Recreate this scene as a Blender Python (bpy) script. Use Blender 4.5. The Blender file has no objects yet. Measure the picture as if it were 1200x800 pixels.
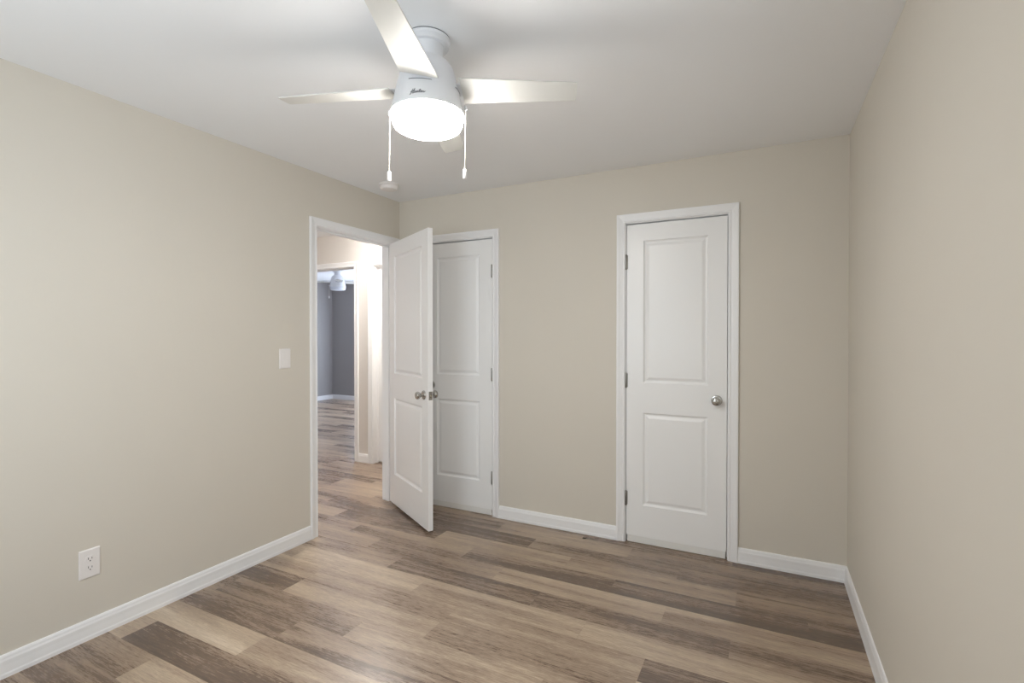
import bpy, bmesh, math, random
from mathutils import Vector, Matrix

# ------------------------------------------------------------------ camera, world, exposure
SC = bpy.context.scene
COL = SC.collection
PI = math.pi

CAM_H = 1.3547
cam = bpy.data.cameras.new('camera')
cam_o = bpy.data.objects.new('camera', cam); COL.objects.link(cam_o)
cam.sensor_width = 36.0
cam.lens = 586.26 / 1200 * 36.0
cam.shift_y = -2.4 / 1200
cam.clip_start = 0.02
cam_o.location = (0, 0, CAM_H)
cam_o.rotation_euler = (PI/2 - math.radians(0.55), 0, math.radians(26.837))
SC.camera = cam_o

SC.view_settings.view_transform = 'Standard'
SC.view_settings.look = 'None'
SC.view_settings.gamma = 1.0
SC.view_settings.use_curve_mapping = False
SC.view_settings.exposure = 0.16
SC.cycles.max_bounces = 10
SC.cycles.diffuse_bounces = 7
SC.cycles.glossy_bounces = 4

SKY = 6.3            # daylight outside the windows
LAMP = 60.0          # glowing bowl of the ceiling fan
HALL = 120.0          # hallway ceiling lamp
w = bpy.data.worlds.new('daylight'); SC.world = w
w.use_nodes = True
bg = w.node_tree.nodes['Background']
bg.inputs['Color'].default_value = (0.82, 0.92, 1.0, 1)
bg.inputs['Strength'].default_value = SKY

# room numbers (metres)
XL, XR, YB, YR, CE = -2.684, 0.4054, 3.256, -0.33, 2.44
WT = 0.115           # wall thickness
HY = 4.02            # hallway wall seen through the doorway
FX, FY = -8.18, 7.74 # corner of the grey room beyond

def portal(name, loc, rot, sx, sy):
    l = bpy.data.lights.new(name, 'AREA'); l.shape = 'RECTANGLE'; l.size = sx; l.size_y = sy
    l.cycles.is_portal = True
    o = bpy.data.objects.new(name, l); COL.objects.link(o); o.location = loc; o.rotation_euler = rot
portal('rear_window_daylight', (-1.65, YR - 0.10, 1.45), (-PI/2, 0, PI), 1.15, 1.25)
portal('window_daylight', (XR + 0.10, 0.70, 1.45), (PI/2, 0, PI/2), 0.65, 1.25)
portal('grey_room_side_daylight', (-3.5 + 0.10, 6.0, 1.35), (PI/2, 0, PI/2), 2.2, 1.5)
portal('grey_room_daylight', (-5.65, FY + 0.10, 1.15), (-PI/2, 0, 0), 3.55, 2.25)

# ------------------------------------------------------------------ materials
def srgb(r, g, b):
    f = lambda c: (c/255/12.92 if c/255 <= 0.04045 else ((c/255+0.055)/1.055)**2.4)
    return (f(r), f(g), f(b), 1)

def mat(name, col, rough=0.5, metal=0.0, bump=0.0, bscale=300.0, spec=0.5, vary=0.0):
    m = bpy.data.materials.new(name); m.use_nodes = True
    nt = m.node_tree; b = nt.nodes['Principled BSDF']
    b.inputs['Base Color'].default_value = col
    b.inputs['Roughness'].default_value = rough
    b.inputs['Metallic'].default_value = metal
    b.inputs['Specular IOR Level'].default_value = spec
    tc = nt.nodes.new('ShaderNodeTexCoord')
    if bump:
        n = nt.nodes.new('ShaderNodeTexNoise'); n.inputs['Scale'].default_value = bscale
        n.inputs['Detail'].default_value = 3
        nt.links.new(tc.outputs['Object'], n.inputs['Vector'])
        bp = nt.nodes.new('ShaderNodeBump'); bp.inputs['Strength'].default_value = bump
        bp.inputs['Distance'].default_value = 0.002
        nt.links.new(n.outputs['Fac'], bp.inputs['Height'])
        nt.links.new(bp.outputs['Normal'], b.inputs['Normal'])
    if vary:
        n = nt.nodes.new('ShaderNodeTexNoise'); n.inputs['Scale'].default_value = 2.2
        n.inputs['Detail'].default_value = 4
        nt.links.new(tc.outputs['Object'], n.inputs['Vector'])
        mx = nt.nodes.new('ShaderNodeMix'); mx.data_type = 'RGBA'
        mx.inputs[6].default_value = tuple(c*(1-vary) for c in col[:3]) + (1,)
        mx.inputs[7].default_value = tuple(min(1, c*(1+vary)) for c in col[:3]) + (1,)
        nt.links.new(n.outputs['Fac'], mx.inputs[0])
        nt.links.new(mx.outputs[2], b.inputs['Base Color'])
    return m

M = {}
M['wall'] = mat('beige_wall_paint', srgb(215, 209, 198), 0.6, bump=0.08, bscale=220, spec=0.3, vary=0.02)
M['hallwall'] = mat('beige_hall_paint', srgb(216, 211, 206), 0.6, bump=0.08, bscale=220, spec=0.3, vary=0.02)
M['grey'] = mat('grey_room_paint', srgb(160, 157, 156), 0.6, bump=0.08, bscale=220, spec=0.3, vary=0.02)
M['ceil'] = mat('ceiling_paint', srgb(242, 243, 245), 0.85, bump=0.10, bscale=160, spec=0.2, vary=0.01)
M['trim'] = mat('white_trim_paint', srgb(241, 241, 242), 0.35, bump=0.03, bscale=120)
M['door'] = mat('white_door_paint', srgb(243, 243, 243), 0.33, bump=0.03, bscale=90)
M['strip'] = mat('off_white_strip', srgb(230, 229, 226), 0.5, bump=0.05, bscale=140)
M['nickel'] = mat('satin_nickel', (0.50, 0.49, 0.47, 1), 0.22, 1.0, bump=0.01, bscale=400)
M['steel'] = mat('dull_hinge_steel', (0.33, 0.32, 0.30, 1), 0.38, 1.0, bump=0.02, bscale=400)
M['fan'] = mat('white_fan_enamel', srgb(225, 226, 229), 0.4, bump=0.01, bscale=200)
M['blade'] = mat('white_blade_finish', srgb(212, 211, 206), 0.42, bump=0.02, bscale=150)
M['plastic'] = mat('white_plastic', srgb(238, 234, 232), 0.35, bump=0.01, bscale=200)
M['dark'] = mat('dark_slot', srgb(45, 43, 42), 0.7, bump=0.02, bscale=200)
M['shadowgap'] = mat('grey_slot_and_gap_shade', srgb(84, 86, 92), 0.6, bump=0.02, bscale=200)
M['logo'] = mat('grey_badge_script', srgb(70, 74, 82), 0.4, bump=0.01, bscale=200)
M['cord'] = mat('cream_cord', srgb(238, 230, 218), 0.5, bump=0.03, bscale=900)
M['leaf'] = mat('dark_green_scrap', srgb(48, 52, 30), 0.7, bump=0.2, bscale=300)
M['unlit'] = mat('frosted_bowl_unlit', srgb(215, 220, 228), 0.4, bump=0.01, bscale=200)

def emis(name, col, strength):
    m = bpy.data.materials.new(name); m.use_nodes = True
    b = m.node_tree.nodes['Principled BSDF']
    b.inputs['Base Color'].default_value = (0.9, 0.9, 0.9, 1)
    b.inputs['Emission Color'].default_value = col
    b.inputs['Emission Strength'].default_value = strength
    return m
M['bowl'] = emis('lit_frosted_bowl', (1.0, 0.97, 0.925, 1), LAMP)
M['hall_lamp'] = emis('lit_hall_dome', (1.0, 0.97, 0.93, 1), HALL)

def pane_mat(name, tint):
    m = bpy.data.materials.new(name); m.use_nodes = True
    nt = m.node_tree; nt.nodes.clear()
    out = nt.nodes.new('ShaderNodeOutputMaterial'); mx = nt.nodes.new('ShaderNodeMixShader')
    t = nt.nodes.new('ShaderNodeBsdfTransparent'); g = nt.nodes.new('ShaderNodeBsdfGlossy')
    g.inputs['Roughness'].default_value = 0.02
    t.inputs['Color'].default_value = tint
    mx.inputs[0].default_value = 0.06
    nt.links.new(t.outputs[0], mx.inputs[1]); nt.links.new(g.outputs[0], mx.inputs[2])
    nt.links.new(mx.outputs[0], out.inputs['Surface'])
    return m
M['pane'] = pane_mat('window_glass', (1, 1, 1, 1))
M['tint'] = pane_mat('daylight_tint_glass', (0.93, 0.94, 0.99, 1))  # invented tint, added to turn the grey room's daylight bluish

def wood_mat():
    m = bpy.data.materials.new('greige_oak_vinyl_plank'); m.use_nodes = True
    nt = m.node_tree; N = nt.nodes; L = nt.links
    b = N['Principled BSDF']
    geo = N.new('ShaderNodeTexCoord')
    tone = N.new('ShaderNodeAttribute'); tone.attribute_name = 'tone'
    seed = N.new('ShaderNodeAttribute'); seed.attribute_name = 'seed'
    sx = N.new('ShaderNodeSeparateXYZ'); L.new(geo.outputs['Object'], sx.inputs[0])
    sd = N.new('ShaderNodeMath'); sd.operation = 'MULTIPLY'; sd.inputs[1].default_value = 37.0
    L.new(seed.outputs['Fac'], sd.inputs[0])
    def coords(fx, fy):
        a = N.new('ShaderNodeMath'); a.operation = 'MULTIPLY'; a.inputs[1].default_value = fx; L.new(sx.outputs[0], a.inputs[0])
        c = N.new('ShaderNodeMath'); c.operation = 'MULTIPLY'; c.inputs[1].default_value = fy; L.new(sx.outputs[1], c.inputs[0])
        k = N.new('ShaderNodeCombineXYZ'); L.new(a.outputs[0], k.inputs[0]); L.new(c.outputs[0], k.inputs[1]); L.new(sd.outputs[0], k.inputs[2])
        return k.outputs[0]
    def noise(fx, fy, det, rough=0.55, dist=0.0):
        n = N.new('ShaderNodeTexNoise'); n.inputs['Scale'].default_value = 1.0
        n.inputs['Detail'].default_value = det; n.inputs['Roughness'].default_value = rough
        n.inputs['Distortion'].default_value = dist
        L.new(coords(fx, fy), n.inputs['Vector']); return n.outputs['Fac']
    def rng(v, a, c, lo=0.0, hi=1.0):
        r = N.new('ShaderNodeMapRange'); r.inputs['From Min'].default_value = a; r.inputs['From Max'].default_value = c
        r.inputs['To Min'].default_value = lo; r.inputs['To Max'].default_value = hi
        L.new(v, r.inputs['Value']); return r.outputs['Result']
    def add(a, c):
        r = N.new('ShaderNodeMath'); r.operation = 'ADD'; L.new(a, r.inputs[0]); L.new(c, r.inputs[1]); return r.outputs[0]
    broad = rng(noise(0.9, 11.0, 2, 0.5, 0.6), 0.25, 0.75, -0.25, 0.25)     # wide soft bands along the board
    grain = rng(noise(4.5, 90.0, 5, 0.62, 1.2), 0.25, 0.75, -0.17, 0.17)     # streaks
    fine = rng(noise(22.0, 260.0, 4, 0.72), 0.25, 0.75, -0.24, 0.24)         # pores
    fleck = rng(noise(12.0, 60.0, 4, 0.75, 1.5), 0.60, 0.74, 0.0, 0.22)     # pale cerused flecks
    knot = rng(noise(2.6, 13.0, 3, 0.6, 0.4), 0.70, 0.80, 0.0, -0.34)       # dark knots
    v = add(add(add(add(add(tone.outputs['Fac'], broad), grain), fine), fleck), knot)
    cr = N.new('ShaderNodeValToRGB'); L.new(v, cr.inputs['Fac'])
    e = cr.color_ramp.elements
    e[0].position = 0.0; e[0].color = srgb(92, 78, 68)
    e[1].position = 1.0; e[1].color = srgb(212, 195, 175)
    for p, c in ((0.28, srgb(120, 100, 85)), (0.52, srgb(159, 138, 118)), (0.76, srgb(187, 168, 146))):
        x = cr.color_ramp.elements.new(p); x.color = c
    L.new(cr.outputs['Color'], b.inputs['Base Color'])
    rr = rng(v, 0.0, 1.0, 0.25, 0.33); L.new(rr, b.inputs['Roughness'])
    b.inputs['Specular IOR Level'].default_value = 0.7
    bp = N.new('ShaderNodeBump'); bp.inputs['Strength'].default_value = 0.12; bp.inputs['Distance'].default_value = 0.001
    L.new(v, bp.inputs['Height']); L.new(bp.outputs['Normal'], b.inputs['Normal'])
    return m
M['wood'] = wood_mat()

# ------------------------------------------------------------------ mesh helpers
def build(name, bm, m, parent=None, loc=None, rot=None, smooth=None):
    """link one bmesh as one object"""
    me = bpy.data.meshes.new(name)
    bmesh.ops.recalc_face_normals(bm, faces=bm.faces)
    bm.to_mesh(me); bm.free()
    for mm in (m if isinstance(m, (list, tuple)) else [m]): me.materials.append(mm)
    o = bpy.data.objects.new(name, me); COL.objects.link(o)
    if parent: o.parent = parent
    if loc: o.location = loc
    if rot: o.rotation_euler = rot
    if smooth:
        for p in me.polygons: p.use_smooth = True
        me.set_sharp_from_angle(angle=math.radians(smooth))
    return o

def tag(o, label, cat, group=None, kind=None):
    o['label'] = label; o['category'] = cat
    if group: o['group'] = group
    if kind: o['kind'] = kind
    return o

def struct(name, bm, m, label, cat, **k):
    return tag(build(name, bm, m, **k), label, cat, kind='structure')

def empty(name, loc, rot=(0, 0, 0)):
    o = bpy.data.objects.new(name, None); COL.objects.link(o); o.location = loc; o.rotation_euler = rot
    o.empty_display_size = 0.1
    return o

def B(): return bmesh.new()

def box(bm, x0, x1, y0, y1, z0, z1, bev=0.0):
    vs = [bm.verts.new((x, y, z)) for x in (x0, x1) for y in (y0, y1) for z in (z0, z1)]
    fs = [(0, 1, 3, 2), (4, 6, 7, 5), (0, 4, 5, 1), (2, 3, 7, 6), (0, 2, 6, 4), (1, 5, 7, 3)]
    faces = [bm.faces.new([vs[i] for i in f]) for f in fs]
    if bev:
        es = list({e for f in faces for e in f.edges})
        bmesh.ops.bevel(bm, geom=es, offset=bev, segments=2, affect='EDGES', profile=0.5)

def lathe(bm, prof, n=48, mtx=None, caps=True):
    """prof: (radius, height) from one end to the other, about local Z"""
    rings = []
    for r, z in prof:
        ring = []
        for i in range(n):
            a = 2*PI*i/n; p = Vector((r*math.cos(a), r*math.sin(a), z))
            ring.append(bm.verts.new(mtx @ p if mtx else p))
        rings.append(ring)
    for a, c in zip(rings, rings[1:]):
        for i in range(n):
            bm.faces.new((a[i], a[(i+1) % n], c[(i+1) % n], c[i]))
    if caps:
        bm.faces.new(rings[0]); bm.faces.new(rings[-1])

def tube(bm, pts, r, n=8):
    pts = [Vector(p) for p in pts]
    rings = []
    for i, p in enumerate(pts):
        t = (pts[min(i+1, len(pts)-1)] - pts[max(i-1, 0)]).normalized()
        up = Vector((0, 0, 1)) if abs(t.z) < 0.9 else Vector((1, 0, 0))
        a = t.cross(up).normalized(); c = t.cross(a)
        rings.append([bm.verts.new(p + r*(math.cos(2*PI*k/n)*a + math.sin(2*PI*k/n)*c)) for k in range(n)])
    for a, c in zip(rings, rings[1:]):
        for k in range(n): bm.faces.new((a[k], a[(k+1) % n], c[(k+1) % n], c[k]))
    bm.faces.new(rings[0]); bm.faces.new(rings[-1])

def loft(bm, sections, closed=True):
    rs = [[bm.verts.new(p) for p in s] for s in sections]
    n = len(rs[0])
    for a, c in zip(rs, rs[1:]):
        for k in range(n if closed else n-1):
            bm.faces.new((a[k], a[(k+1) % n], c[(k+1) % n], c[k]))
    bm.faces.new(rs[0]); bm.faces.new(rs[-1])

# ------------------------------------------------------------------ shell
X0, X1 = FX - WT, XR + WT          # whole built extent
Y0, Y1 = YR - WT, FY + WT

def wall_x(bm, y0, y1, x0, x1, holes):
    """wall running along X between y0..y1 with holes (xa, xb, za, zb)"""
    x = x0
    for xa, xb, za, zb in sorted(holes):
        box(bm, x, xa, y0, y1, 0, CE)
        if za > 0: box(bm, xa, xb, y0, y1, 0, za)
        box(bm, xa, xb, y0, y1, zb, CE)
        x = xb
    box(bm, x, x1, y0, y1, 0, CE)
def wall_y(bm, x0, x1, y0, y1, holes):
    y = y0
    for ya, yb, za, zb in sorted(holes):
        box(bm, x0, x1, y, ya, 0, CE)
        if za > 0: box(bm, x0, x1, ya, yb, 0, za)
        box(bm, x0, x1, ya, yb, zb, CE)
        y = yb
    box(bm, x0, x1, y, y1, 0, CE)

DTOP = 2.076
D1 = (2.405, 3.180)              # doorway in the left wall (Y)
DA = (-2.424, -1.811)            # narrow closet door (X)
DB = (-0.812, -0.199)            # second closet door (X)
H1 = (-4.70, -3.925)             # grey room doorway in the hall wall (X)
H2 = (-3.665, -2.93)             # hall closet doorway (X)
WINR = (-2.2, -1.1, 0.85, 2.05)
WIN = (0.40, 1.0, 0.85, 2.05)
WIN2 = (-7.4, -3.9, 0.06, 2.25)
WIN3 = (4.9, 7.1, 0.6, 2.1)
JT = 0.016                       # jamb board thickness (set inside a slightly larger hole)

def holed(a, b): return (a - JT, b + JT, 0, DTOP + JT)
bm = B(); wall_y(bm, XL - WT, XL, YR, HY, [holed(*D1)])
struct('wall_left', bm, M['wall'], 'long beige wall left of the room with the open doorway in it', 'wall')
bm = B(); wall_x(bm, YB, YB + WT, XL, XR, [holed(*DA), holed(*DB)])
struct('wall_back', bm, M['wall'], 'beige wall facing the camera with two white closet doors', 'wall')
bm = B(); wall_y(bm, XR, XR + WT, YR, HY, [WIN])
struct('wall_right', bm, M['wall'], 'beige wall along the right edge of the room', 'wall')
bm = B(); wall_x(bm, YR - WT, YR, XL - WT, XR + WT, [WINR])
struct('wall_rear', bm, M['wall'], 'beige wall behind the camera with an added window', 'wall')
bm = B(); wall_x(bm, HY, HY + WT, FX - WT, XR + WT, [holed(*H1), holed(*H2)])
struct('wall_hall', bm, M['hallwall'], 'brightly lit beige hallway wall seen through the open doorway', 'wall')
bm = B(); wall_y(bm, -5.3 - WT, -5.3, 1.7, HY, [])
struct('wall_hall_end', bm, M['hallwall'], 'beige end wall of the hallway out of sight left of the doorway', 'wall')
bm = B(); wall_x(bm, 1.7 - WT, 1.7, -5.3 - WT, XL - WT, [])
struct('wall_hall_near', bm, M['hallwall'], 'beige near wall of the hallway hidden behind the left bedroom wall', 'wall')
bm = B(); wall_y(bm, FX - WT, FX, HY + WT, FY, [])
struct('wall_far_left', bm, M['grey'], 'dark grey wall left of the corner in the far room', 'wall')
bm = B(); wall_x(bm, FY, FY + WT, FX - WT, -3.5, [WIN2])
struct('wall_far_back', bm, M['grey'], 'dark grey wall right of the corner in the far room', 'wall')
bm = B(); wall_y(bm, -3.5 - WT, -3.5, HY + WT, FY, [WIN3])
struct('wall_far_right', bm, M['grey'], 'grey wall of the far room out of sight behind the hallway wall', 'wall')
bm = B(); box(bm, X0, X1, Y0, Y1, CE, CE + 0.1)
struct('ceiling', bm, M['ceil'], 'smooth flat white ceiling overhead', 'ceiling')

# grey paint of the far room's side of the hallway wall
bm = B(); wall_x(bm, HY + WT, HY + WT + 0.004, FX, -3.5 - WT, [(H1[0] - 0.07, H1[1] + 0.07, 0, DTOP + 0.07)])
struct('wall_far_near', bm, M['grey'], 'grey wall face inside the far room beside its doorway', 'wall')

# ---- floor: vinyl planks 6 x 36 in, each board a face with its own tone
random.seed(11)
PW, PL = 0.1525, 0.9155
# row: joints phase (one joint X), then tones of boards left to right by index
JOINT = {-2: 0.172, -1: -0.433, 0: -1.042, 1: 0.185, 2: -0.433, 3: -1.047, 4: -0.745, 5: -0.442, 6: -1.36, 7: -1.687, 8: -1.04, 9: -1.99, 10: -2.56, 11: -2.28, 12: -1.1}
TONE = {(-2, -1): .46, (-2, 0): .40, (-2, 1): .70, (-1, 0): .42, (-1, -1): .50, (-1, 1): .30,
        (0, -2): .34, (0, -1): .74, (0, 0): .58, (0, 1): .44,
        (1, -2): .40, (1, -1): .26, (1, 0): .30, (1, -3): .5,
        (2, -2): .52, (2, -1): .62, (2, 0): .62,
        (3, -2): .56, (3, -1): .38, (3, 0): .42, (3, 1): .46, (3, -3): .7,
        (4, -3): .62, (4, -2): .80, (4, -1): .72, (4, 0): .80, (4, 1): .5,
        (5, -3): .72, (5, -2): .62, (5, -1): .60, (5, 0): .26, (5, 1): .46,
        (6, -2): .34, (6, -1): .62, (6, 0): .56, (6, 1): .6, (6, -3): .4,
        (7, -1): .40, (7, 0): .72, (7, 1): .7, (7, -2): .40,
        (8, -2): .30, (8, -1): .34, (8, 0): .46, (8, 1): .6,
        (9, -1): .80, (9, 0): .70, (9, 1): .5, (10, -1): .66, (10, 0): .26, (10, 1): .4, (11, -1): .40, (11, 0): .74, (11, 1): .5,
        (12, -1): .35, (12, -2): .4}
bm = B(); tones = []; seeds = []
kmin = int(math.floor((2.87 - Y1)/PW)); kmax = int(math.ceil((2.87 - Y0)/PW))
for k in range(kmin, kmax):
    ya, yb = max(Y0, 2.87 - PW*(k+1)), min(Y1, 2.87 - PW*k)
    j0 = JOINT.get(k, random.choice([-2.3, -1.99, -1.68, -1.38]) + random.uniform(-.05, .05))
    i = int(math.floor((X0 - j0)/PL))
    while j0 + i*PL < X1:
        xa, xb = max(X0, j0 + i*PL), min(X1, j0 + (i+1)*PL)
        rt, rs = random.choice([.28, .36, .42, .5, .56, .62, .7]), random.random()
        if xb > xa and yb > ya:
            g = 0.0001
            vs = [bm.verts.new(p) for p in ((xa+g, ya+g, 0), (xb-g, ya+g, 0), (xb-g, yb-g, 0), (xa+g, yb-g, 0))]
            bm.faces.new(vs); tones.append(0.45 + 0.84*(TONE.get((k, i), rt) - 0.53)); seeds.append(rs)
        i += 1
me = bpy.data.meshes.new('floor'); bm.to_mesh(me); bm.free()
at = me.attributes.new('tone', 'FLOAT', 'FACE'); at.data.foreach_set('value', tones)
at = me.attributes.new('seed', 'FLOAT', 'FACE'); at.data.foreach_set('value', seeds)
me.materials.append(M['wood'])
floor = bpy.data.objects.new('floor', me); COL.objects.link(floor)
tag(floor, 'greige wood look plank floor running through the doorway', 'floor', kind='structure')
bm = B(); box(bm, X0, X1, Y0, Y1, -0.1, -0.0015)
struct('subfloor', bm, M['dark'], 'dark base under the plank floor showing only in its joints', 'floor')

# ---- baseboards
BPROF = [(0, 0), (0.0155, 0), (0.0155, 0.014), (0.0135, 0.020), (0.0120, 0.050), (0.0120, 0.066), (0.0095, 0.074), (0.0085, 0.082), (0.0055, 0.089), (0, 0.090)]
def base_run(bm, p, q, n):
    """baseboard from p to q (2D) with n pointing into the room"""
    loft(bm, [[(s[0] + n[0]*o, s[1] + n[1]*o, z) for o, z in BPROF] for s in (p, q)])
CO = 0.060   # casing outer edge beyond the opening
bm = B(); base_run(bm, (XL, YR), (XL, D1[0] - CO), (1, 0))
struct('baseboard_left', bm, M['trim'], 'white baseboard along the left wall up to the doorway', 'baseboard')
bm = B(); base_run(bm, (XL, YB), (DA[0] - CO, YB), (0, -1)); base_run(bm, (DA[1] + CO, YB), (DB[0] - CO, YB), (0, -1)); base_run(bm, (DB[1] + CO, YB), (XR, YB), (0, -1))
struct('baseboard_back', bm, M['trim'], 'white baseboard between and beside the two closet doors', 'baseboard')
bm = B(); base_run(bm, (XR, YR), (XR, YB), (-1, 0))
struct('baseboard_right', bm, M['trim'], 'white baseboard along the right wall', 'baseboard')
bm = B(); base_run(bm, (XL, YR), (XR, YR), (0, 1))
struct('baseboard_rear', bm, M['trim'], 'white baseboard along the wall behind the camera', 'baseboard')
bm = B(); base_run(bm, (-5.3, HY), (H1[0] - CO, HY), (0, -1)); base_run(bm, (H1[1] + CO, HY), (H2[0] - CO, HY), (0, -1))
struct('baseboard_hall', bm, M['trim'], 'short white baseboard between two door casings in the hallway', 'baseboard')
bm = B(); base_run(bm, (FX, HY + WT), (FX, FY), (1, 0))
struct('baseboard_far_left', bm, M['trim'], 'white baseboard left of the corner in the far grey room', 'baseboard')
bm = B(); base_run(bm, (FX, FY), (-3.5 - WT, FY), (0, -1))
struct('baseboard_far_back', bm, M['trim'], 'white baseboard right of the corner in the far grey room', 'baseboard')

# ---- door casings and jambs
CPROF = [(0, 0), (0, 0.009), (0.004, 0.012), (0.010, 0.012), (0.014, 0.0095), (0.030, 0.0125), (0.042, 0.0165), (0.050, 0.0175), (0.0545, 0.0165), (0.0555, 0.012), (0.0555, 0)]
def casing(a, b, place, ztop=DTOP):
    """a,b opening edges; place(s, out, z) -> world point"""
    bm = B(); rv = 0.0045
    secs = []
    for s, sg, zz in ((a - rv, -1, None), (a - rv, -1, ztop + rv), (b + rv, 1, ztop + rv), (b + rv, 1, None)):
        secs.append([place(s + sg*u, o, 0.0 if zz is None else zz + u) for u, o in CPROF])
    loft(bm, secs)
    return bm
def jambs(a, b, d0, d1, place, ztop=DTOP, stop=None):
    """jamb boards lining the opening from depth d0 to d1, with a door stop"""
    bm = B()
    def bx(s0, s1, e0, e1, z0, z1):
        c = [place(s, e, z) for s in (s0, s1) for e in (e0, e1) for z in (z0, z1)]
        lo = [min(p[i] for p in c) for i in range(3)]; hi = [max(p[i] for p in c) for i in range(3)]
        box(bm, lo[0], hi[0], lo[1], hi[1], lo[2], hi[2])
    bx(a - JT, a, d0, d1, 0, ztop); bx(b, b + JT, d0, d1, 0, ztop); bx(a - JT, b + JT, d0, d1, ztop, ztop + JT)
    if stop is not None:
        s0, s1 = stop
        bx(a, a + 0.011, s0, s1, 0, ztop); bx(b - 0.011, b, s0, s1, 0, ztop); bx(a + 0.011, b - 0.011, s0, s1, ztop - 0.011, ztop)
    return bm
pl_left = lambda s, o, z: (XL + o, s, z)
pl_left_hall = lambda s, o, z: (XL - WT - o, s, z)
pl_back = lambda s, o, z: (s, YB - o, z)
pl_hall = lambda s, o, z: (s, HY - o, z)
def frame(n, a, b, place, label, stop, hall=None):
    t = struct('trim_%d' % n, casing(a, b, place), M['trim'], label, 'door casing')
    build('jamb', jambs(a, b, -WT, 0.0, place, stop=stop), M['trim'], t)
    if hall: build('casing', casing(a, b, hall), M['trim'], t)
    return t
frame(1, D1[0], D1[1], pl_left, 'white casing around the open doorway in the left wall', (-0.075, -0.042), pl_left_hall)
frame(2, DA[0], DA[1], pl_back, 'white casing of the closet door partly hidden by the open door', (-0.075, -0.042))
frame(3, DB[0], DB[1], pl_back, 'white casing of the closet door on the right', (-0.075, -0.042))
frame(4, H1[0], H1[1], pl_hall, 'bright casing around the doorway to the far grey room', (-0.075, -0.042), lambda s, o, z: (s, HY + WT + 0.004 + o, z))
frame(5, H2[0], H2[1], pl_hall, 'bright casing in the hallway cut off by the open door', (-0.065, -0.055))

# ---- windows (all unseen, added as daylight sources for bedroom and grey room)
def window(n, wx, ya, yb, label, glass='pane'):
    x0, x1, z0, z1 = wx; ym = (ya + yb)/2; f = 0.045
    bm = B()
    for r in ((x0, x0+f, z0, z1), (x1-f, x1, z0, z1), (x0+f, x1-f, z0, z0+f), (x0+f, x1-f, z1-f, z1), (x0+f, x1-f, (z0+z1)/2-.02, (z0+z1)/2+.02)):
        box(bm, r[0], r[1], ym-0.03, ym+0.03, r[2], r[3])
    o = struct('window_%d' % n, bm, M['trim'], label, 'window')
    bm = B(); box(bm, x0+f, x1-f, ym-0.003, ym+0.003, z0+f, z1-f)
    build('pane', bm, M[glass], o)
    return o
o = window(1, (0.0, WIN[1] - WIN[0], WIN[2], WIN[3]), -WT/2, WT/2, 'white sash window added in the right wall beside the camera, outside the view')
o.location = (XR + WT/2, WIN[0], 0); o.rotation_euler = (0, 0, PI/2)
window(4, WINR, YR - WT, YR, 'unseen white sash window added in the wall behind the camera')
window(2, WIN2, FY, FY + WT, 'white sash window added to the far grey room out of sight', 'tint')
o = window(3, (0.0, WIN3[1] - WIN3[0], WIN3[2], WIN3[3]), -WT/2, WT/2, 'white sash window added on the side of the far grey room out of sight', 'tint')
o.location = (-3.5 - WT/2, WIN3[0], 0); o.rotation_euler = (0, 0, PI/2)

# ------------------------------------------------------------------ doors
RINGS = [(0, 0), (0.002, 0.0045), (0.009, 0.0105), (0.015, 0.0115), (0.020, 0.0100), (0.033, 0.0040), (0.036, 0.0032)]
def slab(wd, ht, t=0.035, stile=0.108, lift=0.0):
    """two-panel moulded slab: x 0..wd, y 0..t, z 0..ht, hinge edge at x=0"""
    bm = B()
    hs = [(stile, wd - stile, 0.238 - lift, 0.838 - lift), (stile, wd - stile, 1.033 - lift, ht - 0.108)]
    for side in (0, 1):
        def P(x, d, z): return bm.verts.new((x, d if side == 0 else t - d, z))
        xs = [0, stile, wd - stile, wd]; zs = [0, hs[0][2], hs[0][3], hs[1][2], hs[1][3], ht]
        g = [[P(x, 0, z) for z in zs] for x in xs]
        for i in range(3):
            for j in range(5):
                if i == 1 and j in (1, 3): continue
                bm.faces.new((g[i][j], g[i+1][j], g[i+1][j+1], g[i][j+1]))
        for j in (1, 3):
            prev = [g[1][j], g[2][j], g[2][j+1], g[1][j+1]]
            xa, xb, za, zb = xs[1], xs[2], zs[j], zs[j+1]
            for ins, d in RINGS[1:]:
                cur = [P(xa+ins, d, za+ins), P(xb-ins, d, za+ins), P(xb-ins, d, zb-ins), P(xa+ins, d, zb-ins)]
                for k in range(4): bm.faces.new((prev[k], prev[(k+1) % 4], cur[(k+1) % 4], cur[k]))
                prev = cur
            bm.faces.new(prev)
        if side == 0: front = g
        else: back = g
    def rim(f): return [f[i][0] for i in range(4)] + [f[3][j] for j in range(1, 6)] + [f[i][5] for i in (2, 1, 0)] + [f[0][j] for j in (4, 3, 2, 1)]
    a, c = rim(front), rim(back)
    for k in range(len(a)): bm.faces.new((a[k], a[(k+1) % len(a)], c[(k+1) % len(a)], c[k]))
    bmesh.ops.recalc_face_normals(bm, faces=bm.faces)
    es = [e for e in bm.edges if len(e.link_faces) == 2 and e.calc_face_angle(0) > 1.2]
    bmesh.ops.bevel(bm, geom=es, offset=0.0015, segments=2, affect='EDGES', profile=0.5)
    return bm

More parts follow.
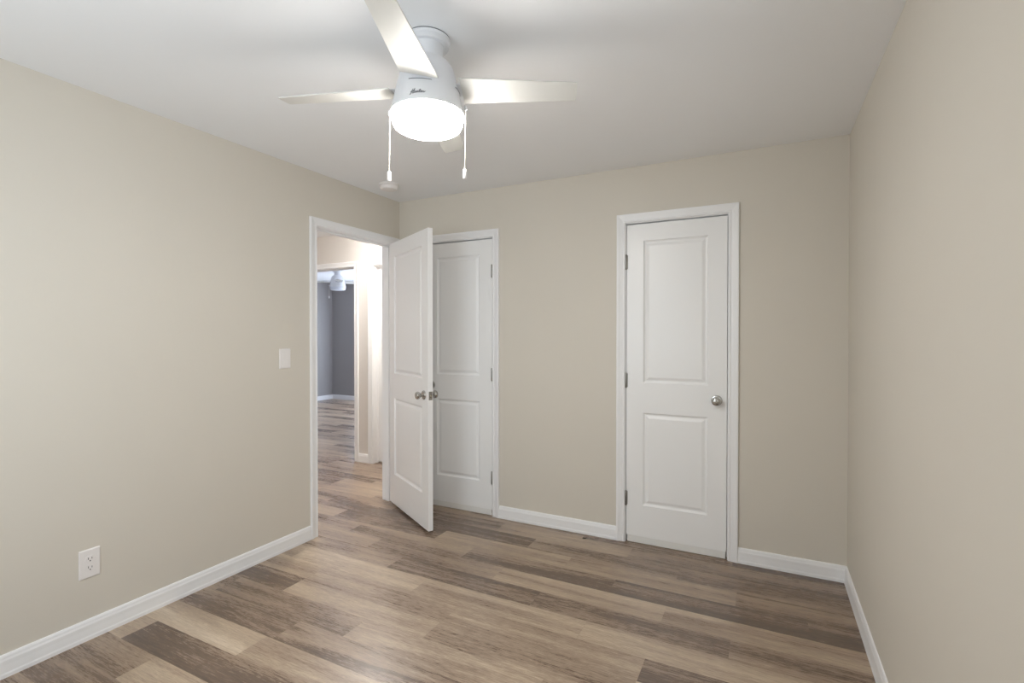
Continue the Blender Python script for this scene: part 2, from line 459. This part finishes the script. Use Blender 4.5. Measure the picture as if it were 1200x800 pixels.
def knob(parent, x, y, z, d):
    """ball knob standing out along local y in direction d"""
    mt = Matrix.Translation((x, y, z)) @ Matrix.Rotation(-d*PI/2, 4, 'X')
    bm = B()
    pr = [(0.0095, 0.004), (0.0095, 0.022), (0.012, 0.028), (0.0185, 0.032), (0.0245, 0.038), (0.0268, 0.046), (0.0262, 0.053), (0.0225, 0.059), (0.016, 0.0625), (0.008, 0.064), (0.0005, 0.0645)]
    lathe(bm, pr, 32, mt)
    k = build('door_knob', bm, M['nickel'], parent, smooth=50); k['label'] = 'satin nickel ball knob'
    bm = B(); lathe(bm, [(0.032, 0.0), (0.032, 0.004), (0.029, 0.008), (0.016, 0.0105), (0.012, 0.011)], 32, mt)
    r = build('rosette', bm, M['nickel'], k, smooth=40)
    return k
def hinge(parent, x, y, z, side):
    bm = B(); lathe(bm, [(0.004, -0.049), (0.0076, -0.046)] + [(0.0076, -0.018), (0.0066, -0.0175), (0.0066, -0.0165), (0.0076, -0.016), (0.0076, 0.016), (0.0066, 0.0165), (0.0066, 0.0175), (0.0076, 0.018), (0.0076, 0.046), (0.004, 0.049)], 16, Matrix.Translation((x, y, z)))
    box(bm, x - 0.0105, x + 0.0105, y + 0.0050, y + 0.0068, z - 0.044, z + 0.044)
    h = build('hinge', bm, M['steel'], parent, smooth=50); h['label'] = 'dull steel butt hinge'

HZ = (0.275, 1.045, 1.815)
DZ = 0.012
# open bedroom door, hinged at the far jamb of the left doorway, swung 60 degrees off the wall
d1 = slab(0.762, 2.060)
bmesh.ops.translate(d1, verts=d1.verts, vec=(0.004, -0.035, 0))
door1 = struct('door_1', d1, M['door'], 'white two panel bedroom door standing open into the room', 'door', loc=(XL + 0.004, 3.176, DZ + 0.006), rot=(0, 0, math.radians(-30)))
knob(door1, 0.698, -0.035, 0.921, -1); knob(door1, 0.698, 0.0, 0.921, 1)
bm = B(); box(bm, 0.7655, 0.7672, -0.030, -0.005, 0.892, 0.950); build('latch_plate', bm, M['steel'], door1)['label'] = 'steel latch plate on the door edge'
bm = B(); box(bm, 0.7672, 0.775, -0.024, -0.011, 0.912, 0.930, bev=0.002); build('latch_bolt', bm, M['nickel'], door1)
for z in HZ: hinge(door1, 0.0, 0.004, z, 1)

def closet(n, op, hinge_right, label):
    wd = op[1] - op[0] - 0.007
    LIFT = 0.034
    loc = (op[0] + 0.0035, YB + 0.003, DZ + LIFT)
    d = struct('door_%d' % n, slab(wd, 2.055 - LIFT, lift=LIFT), M['door'], label, 'door', loc=loc)
    hx = wd + 0.002 if hinge_right else -0.002
    for z in HZ: hinge(d, hx, -0.0062, z - LIFT, -1 if hinge_right else 1)
    knob(d, 0.057 if hinge_right else wd - 0.057, 0.0, 0.944 - LIFT, -1)
    bm = B(); box(bm, 0.006, wd - 0.006, 0.001, 0.034, -0.009 - LIFT, 0.0, bev=0.001)
    build('bottom_strip', bm, M['strip'], d)['label'] = 'off white strip along the foot of the door'
    return d
closet(2, DA, True, 'white two panel closet door half hidden behind the open door')
closet(3, DB, False, 'white two panel closet door on the right with full panels showing')
wd = H2[1] - H2[0] - 0.007
struct('door_4', slab(wd, 2.060), M['door'], 'white hallway closet door at the edge of the open door', 'door', loc=(H2[0] + 0.0035, HY + 0.066, DZ))

# ------------------------------------------------------------------ ceiling fans
PROF_H = [(0.034, 0.207), (0.058, 0.201), (0.081, 0.185), (0.0935, 0.167), (0.099, 0.152), (0.109, 0.112), (0.118, 0.076), (0.1215, 0.056), (0.1230, 0.051), (0.1285, 0.024), (0.1335, 0.0), (0.130, -0.003), (0.122, -0.003)]
def housing_r(z):
    for (r0, z0), (r1, z1) in zip(PROF_H, PROF_H[1:]):
        if z1 <= z <= z0 and z0 > z1: return r0 + (r1 - r0)*(z0 - z)/(z0 - z1)
    return 0.13

def fan(loc, theta, bowl, label, chains, rim=2.163, badge=True):
    """flush fan: root empty at the ceiling; rim = height of the housing's lower rim"""
    root = empty('ceiling_fan', loc)
    tag(root, label, 'ceiling fan')
    rz = rim - loc[2]
    top = -rz                       # housing rim below ceiling
    bm = B(); lathe(bm, [(0.0835, -0.0035), (0.0835, -0.008), (0.0820, -0.010), (0.0800, -0.012), (0.0785, -0.026), (0.0775, -0.0275), (0.0755, -0.0265), (0.0745, -0.0285), (0.036, -0.030)], 56)
    build('canopy', bm, M['fan'], root, smooth=35)
    bm = B(); lathe(bm, [(0.0825, 0.0), (0.0825, -0.0036)], 56)  # grey ring painted in for the shade between canopy and ceiling
    build('gap_shade_ring', bm, M['shadowgap'], root, smooth=35)
    bm = B(); lathe(bm, [(0.060, -0.029), (0.0575, -0.033), (0.0565, rz + 0.200)], 40)
    build('neck', bm, M['fan'], root, smooth=35)
    bm = B(); lathe(bm, [(r, rz + z) for r, z in PROF_H], 72)
    hs = build('motor_housing', bm, M['fan'], root, smooth=35)
    # light bowl
    bm = B(); lathe(bm, [(0.122, rz - 0.002), (0.1325, rz - 0.003), (0.1335, rz - 0.009), (0.1310, rz - 0.016), (0.1285, rz - 0.022), (0.1265, rz - 0.036), (0.1210, rz - 0.046), (0.108, rz - 0.053), (0.085, rz - 0.057), (0.05, rz - 0.059), (0.001, rz - 0.0595)], 72)
    build('light_bowl', bm, bowl, root, smooth=60)['label'] = 'glowing frosted bowl' if bowl is M['bowl'] else 'frosted bowl, unlit'
    # blades
    R, wt, wr, pit, slope, th = 0.546, 0.093, 0.138, math.radians(-11.8), -0.036, 0.0055
    zb = 2.248 - 2.163 + rz
    for k in range(4):
        a = theta + k*PI/2
        bm = B(); secs = []
        for r, c in ((0.128, 1.0), (0.135, 1.0), (0.25, 1.0), (0.40, 1.0), (R - 0.006, 1.0), (R, 0.94)):
            wd = (wr + (wt - wr)*(r - 0.13)/(R - 0.13))*c; s = []
            for e, d in ((-1, -1), (-0.97, -1.25), (0, -1.25), (0.97, -1.25), (1, -1), (1, 1), (0.97, 1.25), (-0.97, 1.25), (-1, 1)):
                y = e*wd/2; z = d*th/2.5
                s.append((r, y*math.cos(pit) - z*math.sin(pit), zb + slope*(r - 0.13) + y*math.sin(pit) + z*math.cos(pit)))
            secs.append(s)
        loft(bm, secs)
        bmesh.ops.rotate(bm, verts=bm.verts, matrix=Matrix.Rotation(a, 3, 'Z'))
        bl = build('blade', bm, M['blade'], root)
        bm = B(); secs = []
        for r, wd, up in ((0.095, 0.060, 0.0), (0.125, 0.064, 0.0), (0.150, 0.080, 0.0), (0.205, 0.074, 0.0), (0.215, 0.060, 0.0)):
            s = []
            for e, d in ((-1, 0.0028), (1, 0.0028), (1, 0.0075), (-1, 0.0075)):
                y = e*wd/2
                s.append((r, y*math.cos(pit) - d*math.sin(pit), zb + slope*(r - 0.13) + y*math.sin(pit) + d*math.cos(pit)))
            secs.append(s)
        loft(bm, secs)
        bmesh.ops.rotate(bm, verts=bm.verts, matrix=Matrix.Rotation(a, 3, 'Z'))
        build('blade_arm', bm, M['fan'], bl)
        # thin dark slot line where the blade enters the housing
        bm = B(); ins = []; up = []
        zc = 0.077
        pts = []
        for i in range(13):
            t = a + (i/12 - 0.5)*0.70
            rr = housing_r(zc) + 0.0004
            pts.append((rr*math.cos(t), rr*math.sin(t), rz + zc - (i/12 - 0.5)*0.006))
        tube(bm, pts, 0.0011, 6)
        build('blade_slot', bm, M['shadowgap'], hs)
    # badge: handwritten script on the housing's lower band
    if badge:
        strokes = [
            [(-.026, -.009), (-.0235, -.0095), (-.021, -.005), (-.0185, .003), (-.016, .0085)],            # H, first stem
            [(-.024, -.001), (-.019, .000), (-.013, .002), (-.009, .004)],                                # bar
            [(-.0165, -.006), (-.0135, .001), (-.0105, .0085), (-.0085, .0095)],                          # H, second stem
            [(-.0165, -.006), (-.0140, -.0068), (-.0115, -.0045)],
            [(-.0095, .0005), (-.0105, -.004), (-.009, -.0055), (-.0065, -.003), (-.005, .0005), (-.006, -.0045), (-.004, -.0052)],   # u
            [(-.004, -.0052), (-.002, .000), (-.003, -.005), (-.001, -.001), (.001, .0005), (.001, -.0045), (.003, -.005)],           # n
            [(.003, -.005), (.006, .0015), (.0078, .0065), (.0055, -.003), (.007, -.005), (.009, -.0035)],                            # t
            [(.0035, .002), (.011, .003)],
            [(.009, -.0035), (.0125, -.001), (.0125, .0008), (.0105, -.0005), (.0105, -.004), (.0125, -.005), (.015, -.003)],         # e
            [(.015, -.003), (.0165, .0008), (.018, -.0002), (.0178, -.0035), (.0195, -.0048), (.0215, -.003), (.024, -.001)],         # r
        ]
        bm = B(); a0 = math.radians(-69.0)
        for s in strokes:
            pts = []
            for (u, v), (u2, v2) in zip(s, s[1:]):
                for q in range(3): pts.append((u + (u2-u)*q/3, v + (v2-v)*q/3))
            pts.append(s[-1])
            P = []
            for u, v in pts:
                zz = 0.0285 + v*1.1; r = housing_r(zz) + 0.0006
                t = a0 + u*1.1/0.128
                P.append((r*math.cos(t), r*math.sin(t), rz + zz))
            tube(bm, P, 0.00105, 6)
        build('badge_script', bm, M['logo'], hs)['label'] = 'grey handwritten brand script'
    for (cx, cy, zt, zf, fx, fy) in chains:
        bm = B()
        tube(bm, [(cx, cy, zt), (cx, cy, zt - 0.02), (cx + (fx-cx)*.5, cy + (fy-cy)*.5, (zt + zf)/2), (fx, fy, zf + 0.045)], 0.0013, 8)
        c = build('pull_chain', bm, M['cord'], root)
        bm = B(); lathe(bm, [(0.002, 0.036), (0.0052, 0.034), (0.0072, 0.030), (0.0074, 0.004), (0.0062, 0.0), (0.001, -0.001)], 20, Matrix.Translation((fx, fy, zf + 0.012)))
        f = build('pull_fob', bm, M['plastic'], c, smooth=40)
        bm = B(); lathe(bm, [(0.006, zt - 0.004), (0.006, zt + 0.010), (0.004, zt + 0.014)], 14, Matrix.Translation((cx, cy, 0)))
        build('chain_outlet', bm, M['fan'], c, smooth=40)
    return root
def dz(z): return z - CE
cr = Vector((0.892, 0.4515))
c1 = -0.1395*cr; c2 = 0.1395*cr
fan((-1.114, 1.513, CE), math.radians(23.11), M['bowl'], 'white four blade ceiling fan with a lit bowl in the middle of the room',
    [(c1.x, c1.y, dz(2.168), dz(1.910), c1.x - 0.004, c1.y), (c2.x, c2.y, dz(2.185), dz(1.919), c2.x - 0.003, c2.y)])
fan((-6.48, 6.25, CE), math.radians(50), M['unlit'], 'small white ceiling fan of the grey room glimpsed through the doorway',
    [(-0.1440*cr.x, -0.1440*cr.y, dz(2.188), dz(1.96), -0.146*cr.x, -0.144*cr.y)], badge=False)

# ------------------------------------------------------------------ small fixtures
# smoke detector on the ceiling in the far left corner
root = empty('smoke_detector', (-2.429, 2.833, CE)); tag(root, 'round white smoke detector on the ceiling near the far left corner', 'smoke detector')
bm = B(); lathe(bm, [(0.069, 0), (0.069, -0.008), (0.066, -0.011)], 48); build('base', bm, M['plastic'], root, smooth=40)
bm = B(); lathe(bm, [(0.060, -0.010), (0.060, -0.015), (0.063, -0.018), (0.0625, -0.029), (0.056, -0.039), (0.038, -0.044), (0.001, -0.045)], 48); build('cover', bm, M['plastic'], root, smooth=40)
bm = B(); lathe(bm, [(0.009, -0.044), (0.009, -0.0465), (0.007, -0.0475), (0.001, -0.0475)], 20); build('test_button', bm, M['plastic'], root, smooth=40)

# hallway dome light (lights the hallway; hidden above the doorway)
root = empty('ceiling_light', (-3.22, 3.55, CE)); tag(root, 'round dome light on the hallway ceiling hidden above the open doorway', 'ceiling light')
bm = B(); lathe(bm, [(0.15, 0), (0.15, -0.022), (0.140, -0.026), (0.12, -0.026)], 48); build('base_ring', bm, M['nickel'], root, smooth=40)
bm = B(); lathe(bm, [(0.138, -0.024), (0.136, -0.045), (0.118, -0.072), (0.08, -0.090), (0.04, -0.097), (0.001, -0.099)], 48); build('dome', bm, M['hall_lamp'], root, smooth=60)

# duplex outlet low on the left wall; local x out of the wall
def plate(bm, hw, hh, t=0.0055):
    loft(bm, [[(0, -hw, -hh), (0, hw, -hh), (0, hw, hh), (0, -hw, hh)], [(t*.55, -hw, -hh), (t*.55, hw, -hh), (t*.55, hw, hh), (t*.55, -hw, hh)],
              [(t, -hw+.004, -hh+.004), (t, hw-.004, -hh+.004), (t, hw-.004, hh-.004), (t, -hw+.004, hh-.004)]])
def screw(parent, y, z, x=0.0055):
    bm = B(); mt = Matrix.Translation((x, y, z)) @ Matrix.Rotation(PI/2, 4, 'Y')
    lathe(bm, [(0.0032, -0.0005), (0.0032, 0.0005), (0.002, 0.001)], 14, mt); build('screw', bm, M['plastic'], parent)
root = empty('wall_outlet', (XL, 1.131, 0.337)); tag(root, 'white duplex power outlet low on the left wall', 'power outlet')
bm = B(); plate(bm, 0.0395, 0.0635); build('cover_plate', bm, M['plastic'], root)
for s in (1, -1):
    bm = B(); ring = []
    n = 24
    for x in (0.005, 0.0072):
        sec = []
        for i in range(n):
            a = 2*PI*i/n; yy = 0.0172*math.cos(a); zz = 0.0172*math.sin(a); zz = max(-0.0140, min(0.0140, zz))
            sec.append((x, yy, s*0.0195 + zz))
        ring.append(sec)
    loft(bm, ring); r = build('receptacle', bm, M['plastic'], root)
    bm = B(); box(bm, 0.0070, 0.0075, -0.0078, -0.0056, s*0.0195 - 0.001, s*0.0195 + 0.0085); box(bm, 0.0070, 0.0075, 0.0056, 0.0078, s*0.0195 - 0.001, s*0.0195 + 0.0070)
    lathe(bm, [(0.0026, 0.0), (0.0026, 0.0005)], 14, Matrix.Translation((0.0070, 0, s*0.0195 - 0.0075)) @ Matrix.Rotation(PI/2, 4, 'Y'))
    build('slots', bm, M['dark'], r)['label'] = 'dark prong holes'
screw(root, 0, 0)
# light switch beside the doorway
root = empty('light_switch', (XL, 2.152, 1.205)); tag(root, 'white rocker light switch on the left wall beside the doorway', 'light switch')
bm = B(); plate(bm, 0.0400, 0.0615); build('cover_plate', bm, M['plastic'], root)
bm = B(); loft(bm, [[(0.005, -0.0165, -0.033), (0.010, -0.0165, -0.033), (0.0065, -0.0165, 0.002), (0.0060, -0.0165, 0.033), (0.005, -0.0165, 0.033)],
                   [(0.005, 0.0165, -0.033), (0.010, 0.0165, -0.033), (0.0065, 0.0165, 0.002), (0.0060, 0.0165, 0.033), (0.005, 0.0165, 0.033)]])
build('rocker', bm, M['plastic'], root)
screw(root, 0, 0.048); screw(root, 0, -0.048)

# small dark green scrap lying on the floor by the baseboard
random.seed(4)
bm = B(); rows = []
for i in range(6):
    rows.append([bm.verts.new(((i - 2.5)*0.0060, (j - 1.5)*0.0060*(1 - abs(i - 2.5)/3.4), 0.0012 + 0.005*random.random() + 0.004*abs(i - 2.5)/2.5)) for j in range(4)])
for i in range(5):
    for j in range(3): bm.faces.new((rows[i][j], rows[i+1][j], rows[i+1][j+1], rows[i][j+1]))
bmesh.ops.solidify(bm, geom=bm.faces[:], thickness=0.0008)
o = build('leaf_scrap', bm, M['leaf'], loc=(-1.065, 3.172, 0.0), rot=(0, 0, 0.5))
mz = min(v.co.z for v in o.data.vertices); o.location.z = -mz + 0.0002
tag(o, 'tiny dark green scrap on the floor by the baseboard between the closet doors', 'scrap')
